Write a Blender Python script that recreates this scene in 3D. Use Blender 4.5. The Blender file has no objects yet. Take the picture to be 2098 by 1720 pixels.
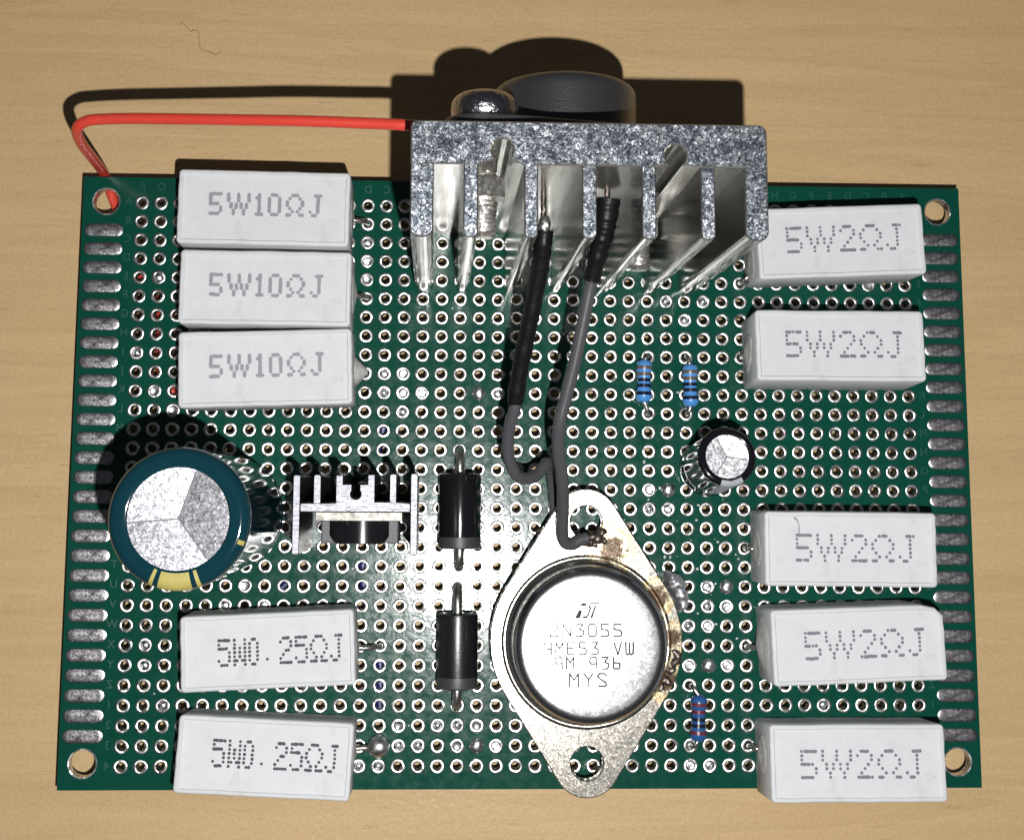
import bpy, bmesh, math, random
from mathutils import Vector, Matrix
random.seed(7)
S = 0.001                      # everything below is laid out in millimetres
ZB = 5.3                       # top of the circuit board above the table, mm
scn = bpy.context.scene
COL = scn.collection
rad = math.radians

# ------------------------------------------------------------------ camera, light, world, exposure
cam = bpy.data.cameras.new('camera')
camo = bpy.data.objects.new('camera', cam); COL.objects.link(camo)
w = Vector((0.13610108829, -0.04016668847, 0.00794657442))
Rm = Matrix.Rotation(w.length, 4, w.normalized())
CAM = Vector((-12.3355, -1.0911, 193.1542 + ZB))
camo.matrix_world = Matrix.Translation(CAM * S) @ Rm
cam.sensor_fit = 'HORIZONTAL'; cam.sensor_width = 36.0
cam.lens = 2950.0 / 2098.0 * 36.0
cam.shift_x = (1049 - 1008.245) / 2098.0
cam.shift_y = -(860 - 594.24) / 2098.0
cam.clip_start = 0.005; cam.clip_end = 20.0
scn.camera = camo

lamp = bpy.data.lights.new('phone_flash', 'POINT')
lamp.energy = 1.72; lamp.shadow_soft_size = 0.0011; lamp.color = (1.0, 0.985, 0.965)
lo = bpy.data.objects.new('phone_flash', lamp); COL.objects.link(lo)
lo.location = Vector((-2.83, -22.5, 194.7 + ZB)) * S

wd = bpy.data.worlds.new('World'); scn.world = wd; wd.use_nodes = True
bg = wd.node_tree.nodes['Background']
bg.inputs[0].default_value = (0.85, 0.88, 1.0, 1); bg.inputs[1].default_value = 0.042
scn.view_settings.view_transform = 'Standard'; scn.view_settings.look = 'None'
scn.view_settings.exposure = 0.0; scn.view_settings.gamma = 1.0
scn.view_settings.use_curve_mapping = False
scn.render.resolution_x = 1024; scn.render.resolution_y = 839

# ------------------------------------------------------------------ material helpers
class M:
    def __init__(s, name):
        s.m = bpy.data.materials.new(name); s.m.use_nodes = True
        s.t = s.m.node_tree; s.b = s.t.nodes['Principled BSDF']
        tc = s.n('ShaderNodeTexCoord'); mp = s.n('ShaderNodeVectorMath'); mp.operation = 'SCALE'
        mp.inputs['Scale'].default_value = 1000.0
        s.l(tc.outputs['Object'], mp.inputs[0]); s.co = mp.outputs[0]      # object space in mm
    def n(s, t): return s.t.nodes.new(t)
    def l(s, a, b): s.t.links.new(a, b)
    def set(s, **k):
        nm = {'base': 'Base Color', 'metal': 'Metallic', 'rough': 'Roughness', 'spec': 'Specular IOR Level',
              'coat': 'Coat Weight', 'coatr': 'Coat Roughness', 'sss': 'Subsurface Weight'}
        for a, v in k.items():
            s.b.inputs[nm[a]].default_value = (*v, 1) if a == 'base' else v
        return s
    def scaled(s, sx, sy, sz, rz=0):
        mp = s.n('ShaderNodeMapping'); mp.inputs['Scale'].default_value = (sx, sy, sz)
        mp.inputs['Rotation'].default_value = (0, 0, rz); s.l(s.co, mp.inputs[0]); return mp.outputs[0]
    def noise(s, scale, detail=3, rough=0.55, vec=None, dist=0.0):
        x = s.n('ShaderNodeTexNoise'); x.inputs['Scale'].default_value = scale
        x.inputs['Detail'].default_value = detail; x.inputs['Roughness'].default_value = rough
        x.inputs['Distortion'].default_value = dist
        s.l(vec if vec is not None else s.co, x.inputs['Vector']); return x.outputs['Fac']
    def ramp(s, fac, stops):
        r = s.n('ShaderNodeValToRGB'); e = r.color_ramp.elements
        for i, (p, c) in enumerate(stops):
            if i > 1: e.new(p)
            e[i].position = p
            e[i].color = (*c, 1) if isinstance(c, tuple) else (c, c, c, 1)
        s.l(fac, r.inputs[0]); return r.outputs[0]
    def mix(s, fac, a, b, mode='MIX'):
        x = s.n('ShaderNodeMix'); x.data_type = 'RGBA'; x.blend_type = mode
        for v, i in ((fac, 0), (a, 6), (b, 7)):
            if isinstance(v, (int, float)): x.inputs[i].default_value = v
            elif isinstance(v, tuple): x.inputs[i].default_value = (*v, 1)
            else: s.l(v, x.inputs[i])
        return x.outputs[2]
    def math(s, op, a, b=0.0):
        x = s.n('ShaderNodeMath'); x.operation = op
        for v, i in ((a, 0), (b, 1)):
            if isinstance(v, (int, float)): x.inputs[i].default_value = v
            else: s.l(v, x.inputs[i])
        return x.outputs[0]
    def base(s, o): s.l(o, s.b.inputs['Base Color']); return s
    def rough(s, o): s.l(o, s.b.inputs['Roughness']); return s
    def metal(s, o): s.l(o, s.b.inputs['Metallic']); return s
    def bump(s, h, dist=0.02, strength=1.0, prev=None):
        x = s.n('ShaderNodeBump'); x.inputs['Distance'].default_value = dist * S
        x.inputs['Strength'].default_value = strength; s.l(h, x.inputs['Height'])
        if prev is not None: s.l(prev, x.inputs['Normal'])
        s.l(x.outputs[0], s.b.inputs['Normal']); s.last = x.outputs[0]; return s
    def facets(s, scale, k, distort=0.6, nscale=2.0):
        """crystal-like flakes: every Voronoi cell tilts the surface normal a little its own way"""
        nz = s.n('ShaderNodeTexNoise'); nz.inputs['Scale'].default_value = nscale; nz.inputs['Detail'].default_value = 3
        s.l(s.co, nz.inputs['Vector'])
        ad = s.n('ShaderNodeVectorMath'); ad.operation = 'MULTIPLY_ADD'
        s.l(nz.outputs['Color'], ad.inputs[0]); ad.inputs[1].default_value = (distort,) * 3; s.l(s.co, ad.inputs[2])
        v = s.n('ShaderNodeTexVoronoi'); v.inputs['Scale'].default_value = scale; s.l(ad.outputs[0], v.inputs['Vector'])
        sb = s.n('ShaderNodeVectorMath'); sb.operation = 'SUBTRACT'; s.l(v.outputs['Color'], sb.inputs[0]); sb.inputs[1].default_value = (.5, .5, .5)
        ge = s.n('ShaderNodeNewGeometry')
        ma = s.n('ShaderNodeVectorMath'); ma.operation = 'MULTIPLY_ADD'
        s.l(sb.outputs[0], ma.inputs[0]); ma.inputs[1].default_value = (k, k, k); s.l(ge.outputs['Normal'], ma.inputs[2])
        no = s.n('ShaderNodeVectorMath'); no.operation = 'NORMALIZE'; s.l(ma.outputs[0], no.inputs[0])
        s.l(no.outputs[0], s.b.inputs['Normal']); s.last = no.outputs[0]; s.vcol = v.outputs['Color']; return s

MT = {}
def simple(name, base, rough=0.5, metal=0.0, bump=None, spec=0.5, var=0.0, coat=0.0):
    m = M(name).set(base=base, rough=rough, metal=metal, spec=spec, coat=coat)
    if var:
        f = m.noise(0.9, 4)
        m.base(m.mix(f, tuple(c * (1 - var) for c in base), tuple(min(1, c * (1 + var)) for c in base)))
    if bump: m.bump(m.noise(bump[0], 3), bump[1], bump[2] if len(bump) > 2 else 1.0)
    MT[name] = m.m; return m

# table: pale maple-look veneer, soft grain along x, fine embossed finish
m = M('table_veneer').set(rough=0.42, spec=0.2)
g1 = m.noise(1.0, 5, 0.6, m.scaled(0.0045, 0.075, 0.1, rad(2.6)), 0.5)
g2 = m.noise(1.0, 4, 0.6, m.scaled(0.035, 0.55, 0.5, rad(2.6)), 0.8)
g3 = m.noise(2.2, 2, 0.6)
c1 = m.ramp(g1, [(0.33, (0.530, 0.376, 0.198)), (0.5, (0.580, 0.414, 0.222)), (0.512, (0.540, 0.382, 0.201)), (0.7, (0.605, 0.437, 0.238))])
c2 = m.mix(0.22, c1, m.ramp(g2, [(0.3, (0.72, 0.70, 0.66)), (0.65, (1.0, 1.0, 1.0))]), 'MULTIPLY')
c3 = m.mix(0.22, c2, m.ramp(g3, [(0.35, (0.62, 0.58, 0.5)), (0.6, (1.0, 1.0, 1.0))]), 'MULTIPLY')
pf_ = m.noise(1.0, 3, 0.6, m.scaled(0.22, 1.9, 1.0, rad(2.6)))
c4 = m.mix(m.ramp(pf_, [(0.60, 0.0), (0.74, 0.42)]), c3, (0.34, 0.225, 0.10))
m.base(c4)
m.rough(m.ramp(m.noise(0.05, 3), [(0.3, 0.36), (0.7, 0.46)]))
m.bump(m.noise(1.25, 2, 0.5, dist=0.8), 0.10, 0.55)
MT['table'] = m.m

# solder mask
m = M('green_solder_mask').set(rough=0.2, spec=0.36)
f = m.noise(0.25, 4)
m.base(m.mix(f, (0.0026, 0.048, 0.031), (0.0042, 0.068, 0.046)))
m.rough(m.ramp(m.noise(0.8, 4), [(0.3, 0.11), (0.7, 0.21)]))
m.bump(m.noise(1.6, 3, 0.6), 0.022, 0.5)
MT['mask'] = m.m
simple('glass_fibre_edge', (0.20, 0.22, 0.10), 0.7, bump=(3, 0.05))
simple('silkscreen_ink', (0.006, 0.075, 0.052), 0.45)

# tinned copper
def tin(name, base, r0, r1, k=0.16, sc=2.2, dark=None, world=False):
    m = M(name).set(metal=1.0, base=base)
    if world:
        ge = m.n('ShaderNodeNewGeometry'); vs = m.n('ShaderNodeVectorMath'); vs.operation = 'SCALE'; vs.inputs['Scale'].default_value = 1000.0
        m.l(ge.outputs['Position'], vs.inputs[0]); m.co = vs.outputs[0]
    m.facets(sc, k, 0.5, 1.5)
    f = m.noise(1.3, 4)
    m.rough(m.ramp(f, [(0.3, r0), (0.7, r1)]))
    if dark:
        g = m.noise(1.9, 5, 0.7)
        m.base(m.ramp(g, [(dark[0], dark[2]), (dark[1], base)]))
    MT[name] = m.m; return m
tin('tinned_pad', (0.82, 0.82, 0.81), 0.24, 0.40, 0.22, 1.3, (0.30, 0.55, (0.42, 0.40, 0.38)), True)
tin('tinned_contact', (0.56, 0.55, 0.57), 0.27, 0.38, 0.13, 7.5, (0.36, 0.60, (0.27, 0.255, 0.265)))
tin('solder', (0.66, 0.66, 0.68), 0.26, 0.42, 0.25, 1.5)
tin('solder_dull', (0.78, 0.77, 0.82), 0.42, 0.58, 0.5, 2.0)
tin('solder_burnt', (0.20, 0.17, 0.15), 0.35, 0.6, 0.5, 2.5)
tin('steel_lead', (0.50, 0.48, 0.45), 0.28, 0.4, 0.12, 1.5)
tin('zinc_screw', (0.84, 0.83, 0.80), 0.34, 0.48, 0.42, 2.2)
tin('tab_metal', (0.17, 0.165, 0.15), 0.40, 0.5, 0.1, 2.0)
simple('black_screw', (0.42, 0.42, 0.45), 0.22, 1.0, bump=(1.6, 0.2, .8))

# ceramic blocks
m = M('white_ceramic').set(rough=0.62, spec=0.35)
a = m.noise(0.35, 5, 0.65)
m.base(m.mix(m.ramp(a, [(0.3, 0.0), (0.7, 1.0)]), (0.585, 0.602, 0.622), (0.640, 0.653, 0.672)))
pit = m.noise(1.7, 2, .5)
stn = m.noise(0.22, 5, 0.7)
cur = m.b.inputs['Base Color'].links[0].from_socket
cur = m.mix(m.ramp(stn, [(0.57, 0.0), (0.76, 0.5)]), cur, (0.47, 0.42, 0.34))
cur = m.mix(m.ramp(pit, [(0.76, 0.0), (0.79, 0.6)]), cur, (0.16, 0.15, 0.15))
m.base(cur)
m.bump(m.noise(2.2, 5, 0.65), 0.06, 0.6); MT['ceramic'] = m.m
m = M('cement').set(rough=0.8, spec=0.2)
m.base(m.ramp(m.noise(1.3, 5, 0.7), [(0.3, (0.40, 0.40, 0.385)), (0.62, (0.57, 0.57, 0.56))]))
m.bump(m.noise(2.4, 5, 0.7), 0.18, 0.9); MT['cement'] = m.m
simple('ink_grey', (0.265, 0.272, 0.30), 0.6)
simple('ink_mid', (0.175, 0.17, 0.205), 0.6)
simple('ink_dark', (0.042, 0.038, 0.056), 0.6)
simple('engraving', (0.07, 0.066, 0.064), 0.9, 0.0, spec=0.05)

# aluminium of the tall heatsink
m = M('cut_aluminium').set(metal=1.0, rough=0.3)
m.facets(4.0, 0.20, 1.5, 2.2)
def worm(sc, wid, vec=None, det=2):
    q = m.noise(sc, det, 0.55, vec, 1.4)
    return m.ramp(m.math('ABSOLUTE', m.math('SUBTRACT', q, 0.5)), [(0.0, 1.0), (wid, 0.0)])
wm = m.math('MAXIMUM', worm(1.5, 0.05), m.math('MULTIPLY', worm(2.6, 0.05), 0.8))
wm = m.math('MULTIPLY', wm, m.ramp(m.noise(0.9, 3, 0.6), [(0.36, 0.25), (0.6, 1.0)]))
wm = m.math('MAXIMUM', wm, m.math('MULTIPLY', m.ramp(m.noise(1.9, 3, 0.6), [(0.56, 0.0), (0.66, 1.0)]), 0.75))
wm = m.math('MAXIMUM', wm, worm(1.0, 0.006, m.scaled(0.10, 0.9, 1, rad(-35)), 1))
m.base(m.mix(wm, (0.235, 0.28, 0.36), (0.86, 0.89, 0.92)))
m.rough(m.math('ADD', 0.26, m.math('MULTIPLY', wm, 0.18)))
MT['alu_cut'] = m.m
m = M('extruded_aluminium').set(metal=0.72, base=(0.37, 0.36, 0.325))
m.rough(m.ramp(m.noise(1.0, 4, .6, m.scaled(1.4, 1.4, 0.12)), [(0.3, 0.11), (0.7, 0.25)]))
m.bump(m.noise(1.0, 4, .6, m.scaled(2.2, 2.2, 0.25)), 0.008, 0.5); MT['alu_side'] = m.m
m = M('sawn_aluminium').set(metal=1.0, base=(0.36, 0.36, 0.40))
wv = m.noise(1.0, 3, .6, m.scaled(0.5, 5.0, 1, rad(38)))
m.rough(m.ramp(wv, [(0.35, 0.42), (0.65, 0.62)]))
m.bump(wv, 0.10, 0.9); MT['alu_white'] = m.m
m = M('black_anodised').set(rough=0.35, base=(0.012, 0.012, 0.014), spec=0.6); MT['anodised'] = m.m

m = M('shaded_extruded_fin').set(metal=0.8, base=(0.27, 0.265, 0.24))  # same aluminium as the plate; shade of the fin side walls put into a darker colour
m.rough(m.ramp(m.noise(1.0, 4, .6, m.scaled(1.4, 1.4, 0.12)), [(0.3, 0.15), (0.7, 0.22)]))
MT['alu_fin_shaded'] = m.m

# nickel-plated can with brown flux stains near two places
def nickel(name, stain):
    m = M(name).set(metal=1.0, base=(0.46, 0.435, 0.39))
    m.facets(5.5, 0.06, 0.8, 1.6)
    m.rough(m.ramp(m.noise(1.4, 4, .65), [(0.3, 0.205), (0.7, 0.245)]))
    if stain:
        tot = None
        sep = m.n('ShaderNodeSeparateXYZ'); m.l(m.co, sep.inputs[0])
        for (x, y, r) in stain:
            d = m.n('ShaderNodeVectorMath'); d.operation = 'DISTANCE'; d.inputs[1].default_value = (x, y, 0)
            fl = m.n('ShaderNodeVectorMath'); fl.operation = 'MULTIPLY'; fl.inputs[1].default_value = (1, 1, 0); m.l(m.co, fl.inputs[0])
            m.l(fl.outputs[0], d.inputs[0])
            q = m.math('SUBTRACT', 1.0, m.math('DIVIDE', d.outputs['Value'], r))
            q = m.math('MAXIMUM', q, 0.0)
            tot = q if tot is None else m.math('MAXIMUM', tot, q)
        g = m.noise(0.9, 6, 0.75, dist=1.5)
        k = m.math('ADD', m.math('MULTIPLY', tot, 0.75), m.math('SUBTRACT', g, 0.5))
        k = m.math('MULTIPLY', k, m.math('GREATER_THAN', tot, 0.001))
        m.base(m.ramp(k, [(0.20, (0.46, 0.435, 0.39)), (0.30, (0.62, 0.42, 0.14)), (0.36, (0.80, 0.72, 0.52)), (0.52, (0.10, 0.06, 0.03))]))
        m.metal(m.ramp(k, [(0.25, 1.0), (0.5, 0.35)]))
    MT[name] = m.m
nickel('nickel_flange', [(3.2, 11.5, 4.6), (9.0, 5.5, 3.6), (11.2, 0.5, 3.2), (10.2, -4.8, 4.2)])
m = M('nickel_cap').set(metal=1.0, base=(0.55, 0.55, 0.57))
m.facets(5.0, 0.035, 0.6, 1.6)
m.rough(m.ramp(m.noise(1.0, 4), [(0.3, 0.225), (0.7, 0.25)])); MT['nickel_cap'] = m.m
simple('black_can', (0.026, 0.027, 0.030), 0.31, 0.0, bump=(5.0, 0.05, .8), spec=1.0)

# capacitors, diodes, film resistors, wires
simple('teal_sleeve', (0.004, 0.030, 0.042), 0.07, 0.0, bump=(0.25, 0.012, .5), spec=0.5)
simple('black_sleeve', (0.006, 0.006, 0.009), 0.10, 0.0, bump=(0.5, 0.05, .5), spec=0.6, coat=0.4)
simple('yellow_stripe', (0.40, 0.345, 0.10), 0.3, bump=(2.0, 0.04, .6), var=0.12)
simple('silver_stripe', (0.36, 0.38, 0.42), 0.35, bump=(2.0, 0.04, .6), var=0.1)
m = M('can_aluminium').set(metal=1.0, base=(0.36, 0.36, 0.39))
m.facets(6.0, 0.15, 1.0, 2.6)
m.rough(m.ramp(m.noise(1.6, 4, .7), [(0.3, 0.30), (0.7, 0.42)])); MT['can_alu'] = m.m
m = M('bright_can_aluminium').set(metal=1.0, base=(0.80, 0.80, 0.84))
m.facets(5.0, 0.22, 1.0, 2.6)
m.rough(m.ramp(m.noise(1.6, 4, .7), [(0.3, 0.40), (0.7, 0.54)])); MT['can_alu_bright'] = m.m
simple('gloss_epoxy', (0.008, 0.008, 0.010), 0.10, 0.0, spec=0.9)
simple('score_line', (0.12, 0.12, 0.125), 0.5, 0.8)
simple('black_epoxy', (0.010, 0.010, 0.012), 0.30, 0.0, bump=(1.2, 0.03, .5), spec=0.5)
simple('grey_band', (0.04, 0.042, 0.046), 0.45, bump=(2, 0.04, .6))
simple('matt_epoxy', (0.10, 0.10, 0.11), 0.55, bump=(3, 0.05))
simple('dark_blue_lacquer', (0.02, 0.09, 0.27), 0.26, bump=(1.2, 0.03, .5))
simple('blue_lacquer', (0.075, 0.275, 0.64), 0.28, bump=(1.2, 0.03, .5))
simple('band_black', (0.006, 0.007, 0.02), 0.3)
simple('band_brown', (0.115, 0.085, 0.07), 0.35)
simple('band_red', (0.13, 0.022, 0.04), 0.35)
simple('red_insulation', (0.62, 0.055, 0.035), 0.36, bump=(0.6, 0.03, .5))
simple('grey_insulation', (0.072, 0.072, 0.080), 0.33, bump=(0.8, 0.05, .6))
simple('heat_shrink', (0.007, 0.007, 0.008), 0.40, bump=(0.7, 0.16, .8), spec=0.22)
simple('blue_insulation', (0.008, 0.010, 0.085), 0.4)
simple('fibre', (0.38, 0.26, 0.13), 0.7)

# ------------------------------------------------------------------ geometry helpers (mm)
class G:
    def __init__(s): s.v = []; s.f = []; s.mi = []
    def add(s, v, f, mi=0):
        o = len(s.v); s.v += [tuple(p) for p in v]; s.f += [tuple(i + o for i in q) for q in f]; s.mi += [mi] * len(f); return s
    def xf(s, mat):
        s.v = [tuple(mat @ Vector(p)) for p in s.v]; return s
    def lathe(s, prof, seg=32, wob=None, cap0=True, cap1=True, mi=0):
        v = []; f = []; n = len(prof)
        for (r, z) in prof:
            for k in range(seg):
                a = 2 * math.pi * k / seg; rr = r * (wob(a) if wob else 1)
                v.append((rr * math.cos(a), rr * math.sin(a), z))
        for i in range(n - 1):
            for k in range(seg):
                k2 = (k + 1) % seg
                f.append((i * seg + k, i * seg + k2, (i + 1) * seg + k2, (i + 1) * seg + k))
        if cap0: f.append(tuple(range(seg))[::-1])
        if cap1: f.append(tuple((n - 1) * seg + k for k in range(seg)))
        return s.add(v, f, mi)
    def tube(s, pts, r, seg=12, sub=6, caps=True, mi=0):
        P = spline(pts, sub); n = len(P)
        rs = r if callable(r) else (lambda t: r)
        v = []; f = []
        t0 = (P[1] - P[0]).normalized(); up = Vector((0, 0, 1)) if abs(t0.z) < .9 else Vector((1, 0, 0))
        nn = (up - t0 * up.dot(t0)).normalized()
        for i in range(n):
            t = (P[min(i + 1, n - 1)] - P[max(i - 1, 0)]).normalized()
            nn = (nn - t * nn.dot(t)).normalized(); b = t.cross(nn)
            rr = rs(i / (n - 1))
            for k in range(seg):
                a = 2 * math.pi * k / seg
                v.append(P[i] + (nn * math.cos(a) + b * math.sin(a)) * rr)
        for i in range(n - 1):
            for k in range(seg):
                k2 = (k + 1) % seg
                f.append((i * seg + k, i * seg + k2, (i + 1) * seg + k2, (i + 1) * seg + k))
        if caps:
            f.append(tuple(range(seg))[::-1]); f.append(tuple((n - 1) * seg + k for k in range(seg)))
        return s.add(v, f, mi)
    def rings(s, outl, levels, cap0=True, cap1=True, mi=0):
        """outl: function(inset)->outline; levels: (inset,z)"""
        v = []; f = []; n = None
        for (ins, z) in levels:
            o = outl(ins); n = len(o); v += [(x, y, z) for x, y in o]
        for i in range(len(levels) - 1):
            for k in range(n):
                k2 = (k + 1) % n; f.append((i * n + k, i * n + k2, (i + 1) * n + k2, (i + 1) * n + k))
        if cap0: f.append(tuple(range(n))[::-1])
        if cap1: f.append(tuple((len(levels) - 1) * n + k for k in range(n)))
        return s.add(v, f, mi)
    def box(s, x0, x1, y0, y1, z0, z1, mi=0):
        v = [(x, y, z) for z in (z0, z1) for (x, y) in ((x0, y0), (x1, y0), (x1, y1), (x0, y1))]
        return s.add(v, [(3, 2, 1, 0), (4, 5, 6, 7), (0, 1, 5, 4), (1, 2, 6, 5), (2, 3, 7, 6), (3, 0, 4, 7)], mi)
    def prism(s, poly, z0, z1, bev=0.0, skip=None, mi=0, mitop=None):
        """straight prism over an outline (counter-clockwise), upper rim chamfered; skip(p,q) keeps an edge square"""
        n = len(poly)
        def off(i):
            p, a, b = Vector(poly[i]), Vector(poly[i - 1]), Vector(poly[(i + 1) % n])
            e1 = (p - a).normalized(); e2 = (b - p).normalized()
            n1 = Vector((-e1.y, e1.x)); n2 = Vector((-e2.y, e2.x))
            k1 = 0 if skip and skip(poly[i - 1], poly[i]) else bev
            k2 = 0 if skip and skip(poly[i], poly[(i + 1) % n]) else bev
            d = e1.x * e2.y - e1.y * e2.x
            if abs(d) < 0.15: return p + (n1 * k1 if k1 > k2 else n2 * k2)
            # intersection of the two shifted edges
            A = p + n1 * k1; B = p + n2 * k2; t = ((B - A).x * e2.y - (B - A).y * e2.x) / d
            return A + e1 * t
        lv = [[(x, y, z0) for x, y in poly], [(x, y, z1 - bev) for x, y in poly]]
        if bev: lv.append([(*off(i), z1) for i in range(n)])
        else: lv[1] = [(x, y, z1) for x, y in poly]
        v = sum(lv, []); f = []; L = len(lv)
        for i in range(L - 1):
            for k in range(n):
                k2 = (k + 1) % n; f.append((i * n + k, i * n + k2, (i + 1) * n + k2, (i + 1) * n + k))
        f.append(tuple(range(n))[::-1])
        s.add(v, f, mi)
        s.add(lv[-1], [tuple(range(n))], mi if mitop is None else mitop)
        return s

def spline(pts, sub):
    P = [Vector(p) for p in pts]
    if sub <= 1 or len(P) < 3: return P
    out = []
    for i in range(len(P) - 1):
        p0, p1, p2, p3 = P[max(i - 1, 0)], P[i], P[i + 1], P[min(i + 2, len(P) - 1)]
        for k in range(sub):
            t = k / sub
            out.append(0.5 * ((2 * p1) + (p2 - p0) * t + (2 * p0 - 5 * p1 + 4 * p2 - p3) * t * t + (3 * p1 - p0 - 3 * p2 + p3) * t ** 3))
    out.append(P[-1]); return out

def rrect(lx, ly, r, n=4):
    def o(ins):
        hx, hy, q = lx / 2 - ins, ly / 2 - ins, max(r - ins, 0.05); p = []
        for (sx, sy, a0) in ((1, 1, 0), (-1, 1, 90), (-1, -1, 180), (1, -1, 270)):
            for k in range(n + 1):
                a = rad(a0 + 90 * k / n); p.append((sx * (hx - q) + q * math.cos(a), sy * (hy - q) + q * math.sin(a)))
        return p
    return o

MESH = {}
def obj(name, g, mats, parent=None, smooth=None, mesh=None):
    if mesh is None:
        mesh = bpy.data.meshes.new(name)
        mesh.from_pydata([(x * S, y * S, z * S) for x, y, z in g.v], [], g.f)
        for mm in (mats if isinstance(mats, (list, tuple)) else [mats]): mesh.materials.append(MT[mm])
        if len(set(g.mi)) > 1: mesh.polygons.foreach_set('material_index', g.mi)
        if smooth is not None: shade(mesh, smooth)
        mesh.update()
    o = bpy.data.objects.new(name, mesh); COL.objects.link(o)
    if parent is not None: o.parent = parent
    return o
def shade(mesh, ang):
    bm = bmesh.new(); bm.from_mesh(mesh)
    bmesh.ops.recalc_face_normals(bm, faces=bm.faces)
    for f in bm.faces: f.smooth = True
    for e in bm.edges:
        if len(e.link_faces) == 2 and e.calc_face_angle(0) > rad(ang): e.smooth = False
    bm.to_mesh(mesh); bm.free()
def thing(name, label, cat, loc=(0, 0, 0), rot=(0, 0, 0), group=None):
    o = bpy.data.objects.new(name, None); COL.objects.link(o)
    o.empty_display_size = 0.002
    o.location = Vector(loc) * S; o.rotation_euler = rot
    o['label'] = label; o['category'] = cat
    if group: o['group'] = group
    return o
def tag(o, label, cat, group=None):
    o['label'] = label; o['category'] = cat
    if group: o['group'] = group
    return o

# ------------------------------------------------------------------ the table
g = G(); g.add([(-600, -500, 0), (600, -500, 0), (600, 500, 0), (-600, 500, 0), (-600, -500, -25), (600, -500, -25), (600, 500, -25), (-600, 500, -25)],
               [(0, 1, 2, 3), (7, 6, 5, 4), (0, 4, 5, 1), (1, 5, 6, 2), (2, 6, 7, 3), (3, 7, 4, 0)])
o = obj('table', g, 'table'); o['kind'] = 'structure'

# ------------------------------------------------------------------ circuit board
P = 2.54; NC, NR = 42, 30
def hx(c): return (c - 21.5) * P
def hy(r): return (15.5 - r) * P
X0, X1, Y0, Y1 = -60.0, 60.0, -39.7, 40.3
TH = 1.6
board = thing('prototype_board', 'green drilled prototype circuit board lying on the wooden table', 'circuit board', (0, 0, ZB))
g = G()
SEG = 16; RH = 0.53
sq = []
for k in range(SEG):
    a = 2 * math.pi * k / SEG + math.pi / SEG * 0
    c_, s_ = math.cos(a), math.sin(a); q = 1 / max(abs(c_), abs(s_)); sq.append((c_ * q, s_ * q))
def holed_cell(cx, cy, x0, x1, y0, y1, r, seg=SEG):
    v = []; f = []
    for z in (0, -TH):
        for k in range(seg):
            a = 2 * math.pi * k / seg; c_, s_ = math.cos(a), math.sin(a)
            v.append((cx + r * c_, cy + r * s_, z))
        for k in range(seg):
            a = 2 * math.pi * k / seg; c_, s_ = math.cos(a), math.sin(a); t = 1e9
            if c_ > 1e-9: t = min(t, (x1 - cx) / c_)
            if c_ < -1e-9: t = min(t, (x0 - cx) / c_)
            if s_ > 1e-9: t = min(t, (y1 - cy) / s_)
            if s_ < -1e-9: t = min(t, (y0 - cy) / s_)
            v.append((cx + t * c_, cy + t * s_, z))
        # snap the nearest outer points to the corners
        base = len(v) - seg
        for (qx, qy) in ((x0, y0), (x1, y0), (x1, y1), (x0, y1)):
            j = min(range(base, base + seg), key=lambda i: (v[i][0] - qx) ** 2 + (v[i][1] - qy) ** 2)
            v[j] = (qx, qy, z)
    n2 = 2 * seg
    for k in range(seg):
        k2 = (k + 1) % seg
        f.append((k, seg + k, seg + k2, k2))
        f.append((n2 + k2, n2 + seg + k2, n2 + seg + k, n2 + k))
        f.append((k2, n2 + k2, n2 + k, k))
    g.add(v, f)
for r in range(1, NR + 1):
    for c in range(1, NC + 1):
        holed_cell(hx(c), hy(r), hx(c) - P / 2, hx(c) + P / 2, hy(r) - P / 2, hy(r) + P / 2, RH)
gx, gy = NC * P / 2, NR * P / 2
CS = 6.6
MH = [(-56.85, 36.95), (56.9, 36.95), (-56.9, -36.4), (56.9, -36.4)]
RM = 1.72
def sheet(x0, x1, y0, y1):
    for z, fl in ((0, 1), (-TH, 0)):
        q = [(x0, y0, z), (x1, y0, z), (x1, y1, z), (x0, y1, z)]
        g.add(q, [(0, 1, 2, 3)] if fl else [(3, 2, 1, 0)])
for (cx, cy) in MH:
    x0, x1 = (X0, -gx) if cx < 0 else (gx, X1)
    y0, y1 = (Y1 - CS, Y1) if cy > 0 else (Y0, Y0 + CS)
    holed_cell(cx, cy, x0, x1, y0, y1, RM, 32)
sheet(X0, -gx, Y0 + CS, Y1 - CS); sheet(gx, X1, Y0 + CS, Y1 - CS)
sheet(-gx, gx, gy, Y1); sheet(-gx, gx, Y0, -gy)
obj('substrate', g, 'mask', board)
g = G(); e = 0.0
g.add([(X0, Y0, -0.03), (X1, Y0, -0.03), (X1, Y1, -0.03), (X0, Y1, -0.03), (X0, Y0, -TH + .03), (X1, Y0, -TH + .03), (X1, Y1, -TH + .03), (X0, Y1, -TH + .03)],
      [(0, 4, 5, 1), (1, 5, 6, 2), (2, 6, 7, 3), (3, 7, 4, 0)])
g.v = [(x * 1.00001, y * 1.00001, z) for x, y, z in g.v]
obj('board_edge', g, 'glass_fibre_edge', board)

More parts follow.
